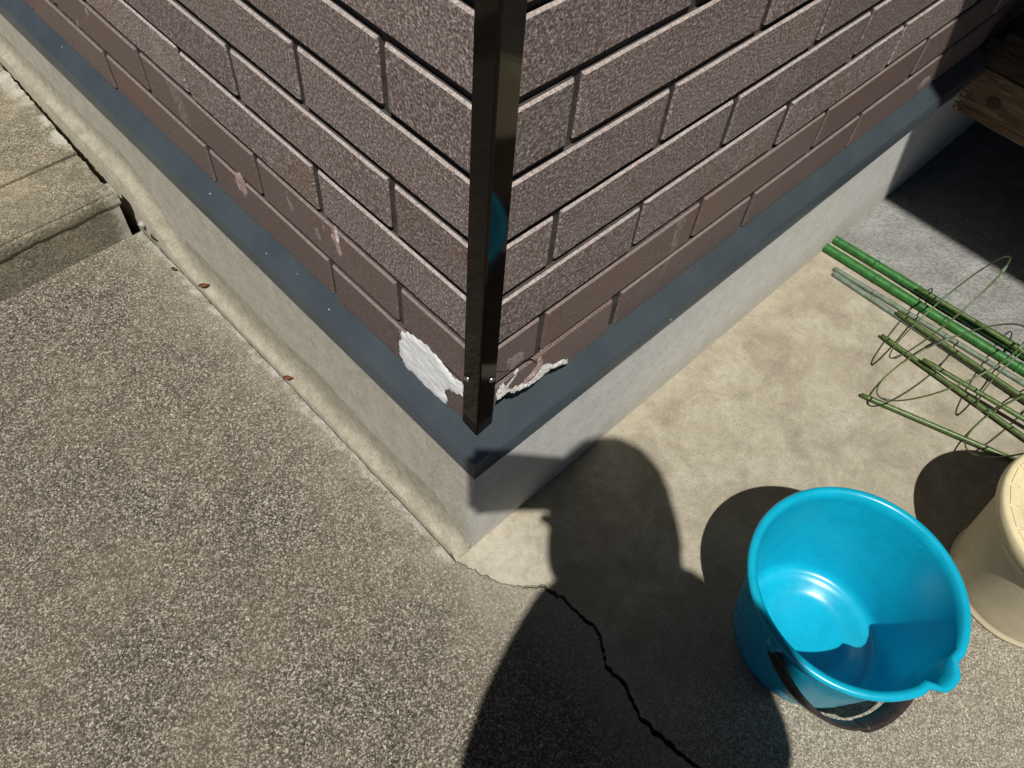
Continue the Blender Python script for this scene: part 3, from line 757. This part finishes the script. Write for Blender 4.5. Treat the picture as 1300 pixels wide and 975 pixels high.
# knot
k0 = onx(1261, 131, 17.0 * S - 0.0015)
bm = bmesh.new(); rings = []
for r, h in ((0.012, -0.001), (0.010, 0.0006), (0.0075, 0.0), (0.005, 0.0008), (0.002, 0.0004)):
    rings.append([bm.verts.new((k0.x - h, k0.y + r * 1.25 * math.cos(t), k0.z + r * math.sin(t))) for t in [2 * math.pi * k / 20 for k in range(20)]])
for A, B in zip(rings[:-1], rings[1:]):
    for k in range(20): bm.faces.new((A[k], A[(k + 1) % 20], B[(k + 1) % 20], B[k]))
bm.faces.new(rings[-1])
put(bm_obj('knot', bm, mat_simple('knot_wood', (0.085, 0.045, 0.03), 0.8, 0.2, 260, 0.5, 0.6, 300, 0.002), None, True), ep)
for i in range(9):       # deck boards running along the wall
    y1 = -0.45 - i * 1.75
    box('deck_board', M3(16.8 + rnd(-.1, .1), y1 - 1.62, -0.60), M3(34, y1, -0.22), MAT['shade_wood'], ver, 0.002)
for x in (24, 29, 33):
    for y in (-1.6, -14):
        box('leg', M3(x - 0.6, y - 0.6, G - 0.04), M3(x + 0.6, y + 0.6, -0.61), MAT['shade_wood'], ver, 0.003)

# ------------------------------------------------------------------ blue bucket
def cm(k): return k / 100
BC = M3(3.62, -5.77, G) + Vector((0, 0, 0.0006)); BH = 2.76 * S; BR = 1.86 * S; BB = 1.37 * S
bk = empty('bucket', BC)
tag(bk, 'round cyan blue plastic bucket with pouring lip and dark handle lowered', 'bucket')
SP = math.atan2(-0.99, -0.14)          # direction of the pouring lip
def spout(r, z, t):
    d = (t - SP + math.pi) % (2 * math.pi) - math.pi
    q = max(0, (z - BH * 0.72) / (BH * 0.28)) ** 1.6
    k = q / (1 + (d / 0.13) ** 6)
    return r + 0.012 * k - 0.004 * q * math.exp(-((abs(d) - 0.205) / 0.045) ** 2), z - 0.003 * k
wt = 0.0026
def side_r(z): return BB + (BR - 0.006 - BB) * (z / BH) ** 0.9
outer = [(BB - 0.014, 0.004), (BB - 0.006, 0.0), (BB, 0.004)] + [(side_r(z), z) for z in [BH * k / 12 for k in range(1, 12)]]
rimp = [(side_r(BH) - 0.001, BH - 0.012), (BR - 0.003, BH - 0.0125), (BR + 0.002, BH - 0.010), (BR + 0.003, BH - 0.005), (BR + 0.001, BH - 0.001), (BR - 0.004, BH), (BR - 0.009, BH - 0.0025)]
inner = [(side_r(z) - wt, z) for z in [BH * k / 12 for k in range(11, 1, -1)]] + [(side_r(0.026) - wt, 0.026), (side_r(0.018) - wt - 0.002, 0.018), (BB - 0.009, 0.0135), (BB - 0.020, 0.0125), (BB - 0.0215, 0.0095), (BB - 0.030, 0.0088), (BB - 0.0315, 0.0062), (BB * 0.5, 0.0058), (0.004, 0.0058)]
under = [(0.004, 0.0035)]
lathe('body', under + [(BB - 0.02, 0.0035)] + outer + rimp + inner, MAT['blue'], BC, bk, 128, spout)
# lugs and bail
AX = math.atan2(0.22, -0.975)
ax = Vector((math.cos(AX), math.sin(AX), 0)); sdir = Vector((math.cos(SP), math.sin(SP), 0)); sdir = (sdir - ax * sdir.dot(ax)).normalized()
zp = BH - 0.034
for s in (-1, 1):
    c0 = BC + ax * s * (side_r(zp) - 0.001) + Vector((0, 0, zp))
    tube('handle_lug', [c0, c0 + ax * s * 0.004, c0 + ax * s * 0.011], [0.013, 0.012, 0.008], MAT['blue'], bk, seg=14)
Lb = BR + 0.047; drop = math.radians(41)
def bail_pt(a, extra=0.0):
    # a from 0 (left lug) to pi (right lug), strap lies in a plane swung down by `drop`
    e = (Lb + extra)
    return BC + ax * (math.cos(a) * (side_r(zp) + 0.007 + extra)) + (sdir * math.cos(drop) + Vector((0, 0, -math.sin(drop)))) * (math.sin(a) * e) + Vector((0, 0, zp))
def strap(name, a0, a1, w, th, mat, parent, n=40, extra=0.0):
    bm = bmesh.new(); rows = []
    pn = (sdir * math.sin(drop) + Vector((0, 0, math.cos(drop))))     # plane normal = strap width direction
    for i in range(n + 1):
        a = a0 + (a1 - a0) * i / n; p = bail_pt(a, extra)
        tdir = (bail_pt(a + 0.01, extra) - bail_pt(a - 0.01, extra)).normalized(); on = tdir.cross(pn).normalized()
        e = min(1, min(i, n - i) / 2 + 0.55); hw, ht = w * e / 2, th / 2
        sec = [(-hw, -ht * .6), (-hw * .8, -ht), (hw * .8, -ht), (hw, -ht * .6), (hw, ht * .6), (hw * .8, ht), (-hw * .8, ht), (-hw, ht * .6)]
        rows.append([bm.verts.new(p + pn * u + on * v) for u, v in sec])
    for A, B in zip(rows[:-1], rows[1:]):
        for k in range(8): bm.faces.new((A[k], A[(k + 1) % 8], B[(k + 1) % 8], B[k]))
    bm.faces.new(rows[0]); bm.faces.new(rows[-1][::-1])
    o = bm_obj(name, bm, mat, None, True); put(o, parent)
    WLOC.setdefault(o.name, Vector((0, 0, 0)))
    o.modifiers.new('edge', 'EDGE_SPLIT').split_angle = math.radians(50)
    return o
bail = strap('handle', 0.0, math.pi, 0.024, 0.006, MAT['handle'], bk)
strap('grip', 1.22, 1.92, 0.027, 0.011, MAT['handle'], bail, 24, 0.001)

# ------------------------------------------------------------------ cream tub with lid
CC = M3(7.93, -8.25, G) + Vector((0, 0, 0.0006)); CH = 2.78 * S; CR = 1.74 * S; CB = 1.36 * S
tb = empty('tub', CC)
tag(tb, 'cream plastic tub with a ribbed snap-on lid beside the blue bucket', 'tub')
tr = lambda z: CB + (CR - 0.006 - CB) * (z / CH)
lathe('body', [(0.004, 0.003), (CB - 0.01, 0.003), (CB - 0.004, 0.0), (CB + 0.003, 0.001), (CB + 0.004, 0.008), (CB + 0.0005, 0.011)] + [(tr(CH * k / 12), CH * k / 12) for k in range(1, 11)] +
      [(tr(CH * .84) + 0.005, CH * .84 + .001), (tr(CH * .84) + 0.005, CH * .855), (tr(CH * .86) + 0.0015, CH * .862), (tr(CH * .9), CH * .9), (CR - 0.008, CH - 0.012)], MAT['cream'], CC, tb, 96)
ldz = CH
lidobj = lathe('lid', [(CR - 0.006, ldz - 0.022), (CR + 0.002, ldz - 0.022), (CR + 0.004, ldz - 0.016), (CR + 0.003, ldz - 0.002), (CR, ldz + 0.001), (CR - 0.006, ldz + 0.001), (CR - 0.020, ldz), (CR - 0.022, ldz - 0.003), (CR - 0.028, ldz - 0.0035), (CR - 0.034, ldz - 0.011), (CR * 0.5, ldz - 0.0115), (0.004, ldz - 0.0115)], MAT['lid'], CC, tb, 96)
me_r = None
for k in range(22):
    a = 2 * math.pi * k / 22
    if me_r is None:
        bm = bmesh.new(); bmesh.ops.create_cube(bm, size=1)
        for v in bm.verts: v.co = Vector((v.co.x * 0.0125, v.co.y * 0.031, v.co.z * 0.0018))
        me_r = bpy.data.meshes.new('lid_panel'); bm.to_mesh(me_r); bm.free(); me_r.materials.append(MAT['lid'])
    o = bpy.data.objects.new('lid_panel', me_r); col.objects.link(o)
    o.matrix_world = Matrix.Translation(CC + Vector(((CR - 0.013) * math.cos(a), (CR - 0.013) * math.sin(a), ldz + 0.0014))) @ Matrix.Rotation(a, 4, 'Z'); put(o, lidobj)

# ------------------------------------------------------------------ garden poles, stakes and ring supports
def pole(name, px, rad, mat, label, cat, z=None, extend=0.0, knobs=True, wob=0.0, start=0.0):
    """straight pole lying on the paving through two pixels"""
    z = rad if z is None else z
    a, b = onz(*px[0], z), onz(*px[-1], z); d = (b - a).normalized()
    a = a - d * start; b = b + d * extend; L = (b - a).length
    pts, rs = [], []
    n = max(8, int(L / 0.012))
    for i in range(n + 1):
        t = i / n; p = a.lerp(b, t); k = 1.0
        if knobs: k += 0.08 * max(0, noise.noise(Vector((t * L * 70, rad * 900, 3)))) 
        pts.append(p); rs.append(rad * k)
    pts = [a - d * 0.0015] + pts + [b + d * 0.0015]; rs = [rad * 0.7] + rs + [rad * 0.7]
    root = empty(name, (a.x, a.y, 0)); tag(root, label, cat)
    tube('shaft', pts, rs, mat, root, seg=14)
    # raised nodes, as on imitation bamboo
    s = 0.09
    while s < L - 0.03:
        p = a + d * s
        tube('node', [p - d * 0.004, p - d * 0.0015, p + d * 0.0015, p + d * 0.004], [rad * 1.0, rad * 1.13, rad * 1.13, rad * 1.0], mat, root, seg=14)
        s += 0.11 + 0.05 * ((s * 977) % 1)
    return root
pole('garden_pole', [(1098, 327), (1300, 449.6)], 0.0086, MAT['tube'], 'thick bright green garden pole lying against the rough grey paving', 'pole', extend=0.25, start=0.22)
pole('garden_pole', [(1087, 338), (1300, 470.6)], 0.0092, MAT['tube'], 'thick scuffed green garden pole on the beige side of its twin', 'pole', extend=0.28, start=0.20)
pole('plant_stake', [(1070.6, 348), (1300, 487)], 0.0050, MAT['greystake'], 'thin faded grey-green stake touching the two thick green poles', 'stake', extend=0.25, start=0.02)
pole('plant_stake', [(1064, 351), (1297, 506)], 0.0055, MAT['greystake'], 'thin faded grey-green stake slanting out from under the wire rings', 'stake', extend=0.22, start=0.01)
def ring_pts(c, r, az, el, n=72):
    c = M3(*c); nn = Vector((math.cos(az) * math.cos(el), math.sin(az) * math.cos(el), math.sin(el)))
    u = nn.cross(Vector((0, 0, 1))).normalized(); v = nn.cross(u)
    return [c + (u * math.cos(t) + v * math.sin(t)) * r * S for t in [2 * math.pi * k / n for k in range(n)]]
def support(legs, rings, label, loc):
    root = empty('plant_support', loc); tag(root, label, 'plant support', 'wire ring plant supports lying on the paving')
    for (pa, za, pb, zb, ext) in legs:
        a, b = onz(*pa, za), onz(*pb, zb); d = (b - a).normalized(); b = b + d * ext; L = (b - a).length; n = max(6, int(L / 0.015))
        pts = [a.lerp(b, i / n) for i in range(n + 1)]
        rs = [0.0046 * (1 + 0.15 * max(0, noise.noise(Vector((i * 0.9, za * 300, 3))))) for i in range(n + 1)]; rs[0] = 0.0036
        lg = tube('leg', pts, rs, MAT['olive'], root, seg=10)
    for c, az, el in rings:
        rp = ring_pts(c, 1.66, az, el)
        rg = tube('ring', rp, 0.0014, MAT['wire'], root, closed=True, seg=8)
        for k in (6, 30, 54):
            tube('clip', [rp[k], rp[(k + 1) % 72], rp[(k + 2) % 72]], 0.0024, MAT['greystake'], root, seg=8)
    return root
support([((1093, 501), 0.008, (1287, 583.7), 0.012, 0.12), ((1119, 425.4), 0.010, (1300, 555), 0.012, 0.10), ((1171, 456), 0.026, (1300, 532), 0.03, 0.10)],
        [((10.7, -4.37, -4.08), 1.52, 0.56), ((10.9, -6.55, -4.02), 1.50, 0.52)], 'olive green wire ring plant support lying on the beige paving near the cream tub', M3(10.7, -5, G))
support([((1138.5, 396), 0.016, (1297, 503), 0.018, 0.2), ((1165, 366), 0.023, (1300, 444), 0.025, 0.2), ((1238, 408), 0.05, (1300, 447), 0.05, 0.15)],
        [((11.73, -3.56, -3.72), 1.62, 0.26), ((12.0, -5.75, -3.72), 1.62, 0.24)], 'olive green wire ring plant support lying across the thick green poles', M3(12, -4, G))

# ------------------------------------------------------------------ litter in the joint
def leaf(pos, ang, L, W, mat, label, curl=0.3, lift=0.003):
    bm = bmesh.new(); nx, ny = 6, 4; rows = []
    for i in range(nx + 1):
        t = i / nx; w = W * math.sin(math.pi * min(1, t * 0.9 + 0.08)) ** 0.7
        row = []
        for j in range(-ny // 2, ny // 2 + 1):
            s = j / (ny / 2); u = (t - 0.5) * L; v = s * w / 2
            z = lift + curl * W * (s * s) * 0.5 + 0.0015 * math.sin(t * 5 + s * 2) + curl * L * (t - 0.5) ** 2 * 0.3
            row.append(bm.verts.new((pos[0] + u * math.cos(ang) - v * math.sin(ang), pos[1] + u * math.sin(ang) + v * math.cos(ang), pos[2] + z)))
        rows.append(row)
    for A, B in zip(rows[:-1], rows[1:]):
        for k in range(ny): bm.faces.new((A[k], A[k + 1], B[k + 1], B[k]))
    bmesh.ops.solidify(bm, geom=bm.faces[:], thickness=0.0006)
    return tag(bm_obj('dead_leaf', bm, mat, None, True), label, 'leaf')
leaf(onz(201, 304, 0.012), 2.0, 0.030, 0.017, MAT['leaf'], 'largest brown dead leaf stuck in the joint at the foot of the step', 0.3, 0.004)
leaf(onz(189, 288, 0.02), 0.6, 0.016, 0.007, MAT['leaf'], 'small curled brown leaf scrap at the end of the wide joint', 0.5, 0.006)
leaf(onz(222, 343, 0.0), 1.9, 0.016, 0.007, MAT['moss'], 'mossy green leaf scrap on the edge of the aggregate paving', 0.3, 0.002)
leaf(onz(260, 365, 0.010), 2.6, 0.020, 0.008, MAT['leaf2'], 'rusty orange leaf scrap standing in the mortar strip beside the plinth', 0.7, 0.004)
leaf(onz(366, 482, 0.010), 2.4, 0.016, 0.008, MAT['leaf2'], 'small rusty leaf scrap lying in the joint halfway to the house corner', 0.6, 0.004)
bm = bmesh.new(); bmesh.ops.create_icosphere(bm, subdivisions=3, radius=0.0075)
pp = onz(181, 284, 0.03)
for v in bm.verts: v.co = Vector((v.co.x * 1.2, v.co.y, v.co.z * 0.8)) * (1 + 0.25 * noise.noise(v.co * 120)) + pp
tag(bm_obj('pebble', bm, MAT['stone'], None, True), 'grey pebble wedged in the wide joint at the edge of the step', 'pebble')

# ------------------------------------------------------------------ photographer (behind the camera; the shadow on the paving is theirs)
F2 = Vector((0.69, 0.72, 0)).normalized(); R2 = Vector((F2.y, -F2.x, 0)); C0 = Vector((CAM.x, CAM.y, 0))
def L3(r, f, z): return C0 + R2 * r + F2 * f + Vector((0, 0, z))
joints = {  # name: (lateral, forward, height, radius)
 'pelvis': (.215, -.31, .88, .135), 'waist': (.215, -.30, 1.02, .125), 'chest': (.212, -.275, 1.19, .135), 'nb': (.208, -.255, 1.325, .075), 'neck': (.205, -.235, 1.385, .052),
 'jaw': (.20, -.195, 1.435, .072), 'mid': (.20, -.20, 1.505, .092), 'top': (.20, -.212, 1.565, .07), 'nose': (.197, -.10, 1.475, .012),
 'shR': (.335, -.262, 1.285, .060), 'elR': (.408, -.345, 1.01, .052), 'wrR': (.185, -.075, 1.135, .028), 'paR': (.142, -.045, 1.162, .030),
 'shL': (.104, -.262, 1.275, .064), 'elL': (.012, -.385, 1.00, .050), 'wrL': (.105, -.255, .845, .030), 'paL': (.110, -.235, .775, .030),
 'hpR': (.30, -.31, .83, .090), 'knR': (.305, -.285, .47, .060), 'anR': (.31, -.33, .085, .042), 'toR': (.325, -.19, .038, .034), 'heR': (.307, -.365, .04, .032),
 'hpL': (.13, -.31, .83, .090), 'knL': (.125, -.285, .47, .060), 'anL': (.12, -.33, .085, .042), 'toL': (.105, -.19, .038, .034), 'heL': (.123, -.365, .04, .032)}
edges = [('pelvis', 'waist'), ('waist', 'chest'), ('chest', 'nb'), ('nb', 'neck'), ('neck', 'jaw'), ('jaw', 'mid'), ('mid', 'top'), ('jaw', 'nose'), ('chest', 'shR'), ('shR', 'elR'), ('elR', 'wrR'), ('wrR', 'paR'), ('chest', 'shL'), ('shL', 'elL'), ('elL', 'wrL'), ('wrL', 'paL'),
         ('pelvis', 'hpR'), ('hpR', 'knR'), ('knR', 'anR'), ('anR', 'toR'), ('anR', 'heR'), ('pelvis', 'hpL'), ('hpL', 'knL'), ('knL', 'anL'), ('anL', 'toL'), ('anL', 'heL')]
# fingers: right hand closes on the end of the phone, left hand hangs relaxed
fing = {'R': [[(.128, -.012, 1.178), (.108, 0.004, 1.172), (.100, 0.006, 1.168)], [(.124, -.010, 1.165), (.102, 0.005, 1.155), (.094, 0.006, 1.150)], [(.122, -.014, 1.150), (.103, 0.001, 1.138), (.096, 0.004, 1.134)], [(.122, -.020, 1.138), (.108, -.006, 1.126), (.103, -.002, 1.122)], [(.120, -.060, 1.172), (.104, -.058, 1.176), (.092, -.052, 1.178)]],
        'L': [[(.045, -.165, .735), (.047, -.158, .700), (.052, -.160, .675)], [(.055, -.172, .728), (.058, -.165, .690), (.062, -.168, .662)], [(.064, -.182, .728), (.068, -.177, .693), (.071, -.180, .668)], [(.072, -.193, .735), (.077, -.190, .706), (.079, -.192, .686)], [(.043, -.178, .765), (.040, -.160, .742), (.045, -.152, .722)]]}
def person():
    names = list(joints); idx = {k: i for i, k in enumerate(names)}
    verts = [L3(*joints[k][:3]) for k in names]; rads = [joints[k][3] for k in names]; es = [(idx[a], idx[b]) for a, b in edges]
    for s in 'RL':
        for ch in fing[s]:
            prev = idx['pa' + s]
            for q, r in zip(ch, (.0095, .0088, .0078)):
                q = q if s == 'R' else (q[0] + .05, q[1] - .04, q[2]); verts.append(L3(*q)); rads.append(r); es.append((prev, len(verts) - 1)); prev = len(verts) - 1
    me = bpy.data.meshes.new('skeleton'); me.from_pydata([tuple(v) for v in verts], es, []); me.update()
    tmp = bpy.data.objects.new('skeleton', me); col.objects.link(tmp)
    tmp.modifiers.new('skin', 'SKIN'); sub = tmp.modifiers.new('sub', 'SUBSURF'); sub.levels = sub.render_levels = 2
    for i, d in enumerate(me.skin_vertices[0].data):
        d.radius = (rads[i], rads[i] * (0.78 if names[i:i + 1] and names[i] in ('pelvis', 'waist', 'chest') else 1.0)); d.use_root = (i == 0)
    bpy.context.view_layer.update()
    dg = bpy.context.evaluated_depsgraph_get(); out = bpy.data.meshes.new_from_object(tmp.evaluated_get(dg))
    bpy.data.objects.remove(tmp)
    out.materials.clear()
    for m in ('shirt', 'trouser', 'skin', 'shoe'): out.materials.append(MAT[m])
    hands = [L3(*joints[k][:3]) for k in ('paR', 'paL')]; wr_ = [L3(*joints[k][:3]) for k in ('wrR', 'wrL')]
    for p in out.polygons:
        c = p.center; p.use_smooth = True
        if c.z > 1.375: p.material_index = 2
        elif min((c - h).length for h in hands) < 0.085 or min((c - h).length for h in wr_) < 0.035: p.material_index = 2
        elif c.z < 0.075: p.material_index = 3
        elif c.z < 0.90: p.material_index = 1
    root = empty('person', L3(.215, -.31, 0))
    tag(root, 'person in a navy top taking the picture, whose shadow falls on the paving', 'person')
    link('body', out, root)
    # hair: full bob with an opening for the face
    hc = L3(.20, -.205, 1.515); bm = bmesh.new(); bmesh.ops.create_uvsphere(bm, u_segments=40, v_segments=28, radius=1)
    kill = []
    for f in bm.faces:
        c = f.calc_center_median()
        if (c.y > 0.42 and c.z < 0.42 and abs(c.x) < 0.72) or c.z < -0.93: kill.append(f)
    bmesh.ops.delete(bm, geom=kill, context='FACES')
    for v in bm.verts:
        x, y, z = v.co; low = max(0, -z)
        # a long bob: straight sides down to the shoulders
        w = 1.0 if z > 0 else 1.0 / max(0.55, math.sqrt(max(0.02, 1 - z * z))) * (1 + 0.22 * low * (x > 0) * abs(x))
        lx, lf, lz = x * 0.102 * w, y * 0.116 * w, z * (0.100 if z > 0 else 0.20)
        j = 1 + 0.03 * noise.noise(Vector((x * 6, y * 6, z * 3)))
        v.co = hc + R2 * lx * j + F2 * lf * j + Vector((0, 0, lz))
    h = bm_obj('hair', bm, MAT['hair'], root, True); h.modifiers.new('th', 'SOLIDIFY').thickness = 0.012
    for s in (-1, 1):
        bm = bmesh.new(); bmesh.ops.create_uvsphere(bm, u_segments=14, v_segments=10, radius=0.011)
        for v in bm.verts: v.co += L3(.20 + s * .031, -.122, 1.505)
        bm_obj('eye', bm, MAT['eye'], root, True)
        bm = bmesh.new(); bmesh.ops.create_uvsphere(bm, u_segments=14, v_segments=10, radius=0.02)
        for v in bm.verts: v.co = L3(.20 + s * .092, -.20, 1.495) + R2 * v.co.x * 0.4 + F2 * v.co.y * 0.8 + Vector((0, 0, v.co.z * 1.5))
        bm_obj('ear', bm, MAT['skin'], root, True)
    tube('mouth', [L3(.178, -.122, 1.437), L3(.19, -.117, 1.438), L3(.20, -.1155, 1.4385), L3(.21, -.117, 1.438), L3(.222, -.122, 1.437)], [.002, .004, .0045, .004, .002], MAT['leaf'], root, seg=8)
person()
# phone, its lens at the camera
ph = empty('phone', CAM - FWD * 0.012)
tag(ph, 'dark mobile phone held sideways by the person taking the picture', 'phone')
bm = bmesh.new(); bmesh.ops.create_cube(bm, size=1)
def phone_co(u, v, w): return CAM + RIGHT * u + DOWN * v - FWD * (0.004 + w)
for v in bm.verts: v.co = Vector((v.co.x * 0.166, v.co.y * 0.086, v.co.z * 0.0090))
bmesh.ops.bevel(bm, geom=[e for e in bm.edges if abs(e.verts[0].co.z - e.verts[1].co.z) > 0.005], offset=0.010, segments=5, affect='EDGES')
PCU, PCV = 0.062, 0.003
for v in bm.verts: v.co = phone_co(v.co.x + PCU, v.co.y + PCV, v.co.z + 0.0038)
bm_obj('shell', bm, MAT['phone'], ph)
bm = bmesh.new(); bmesh.ops.create_cube(bm, size=1)
for v in bm.verts: v.co = phone_co(v.co.x * 0.150 + PCU, v.co.y * 0.072 + PCV, v.co.z * 0.0006 + 0.0086)
bm_obj('screen', bm, MAT['glass'], ph)
tube('lens', [phone_co(0, 0, -0.0004), phone_co(0, 0, -0.0016)], [0.006, 0.0055], MAT['glass'], ph, seg=20)
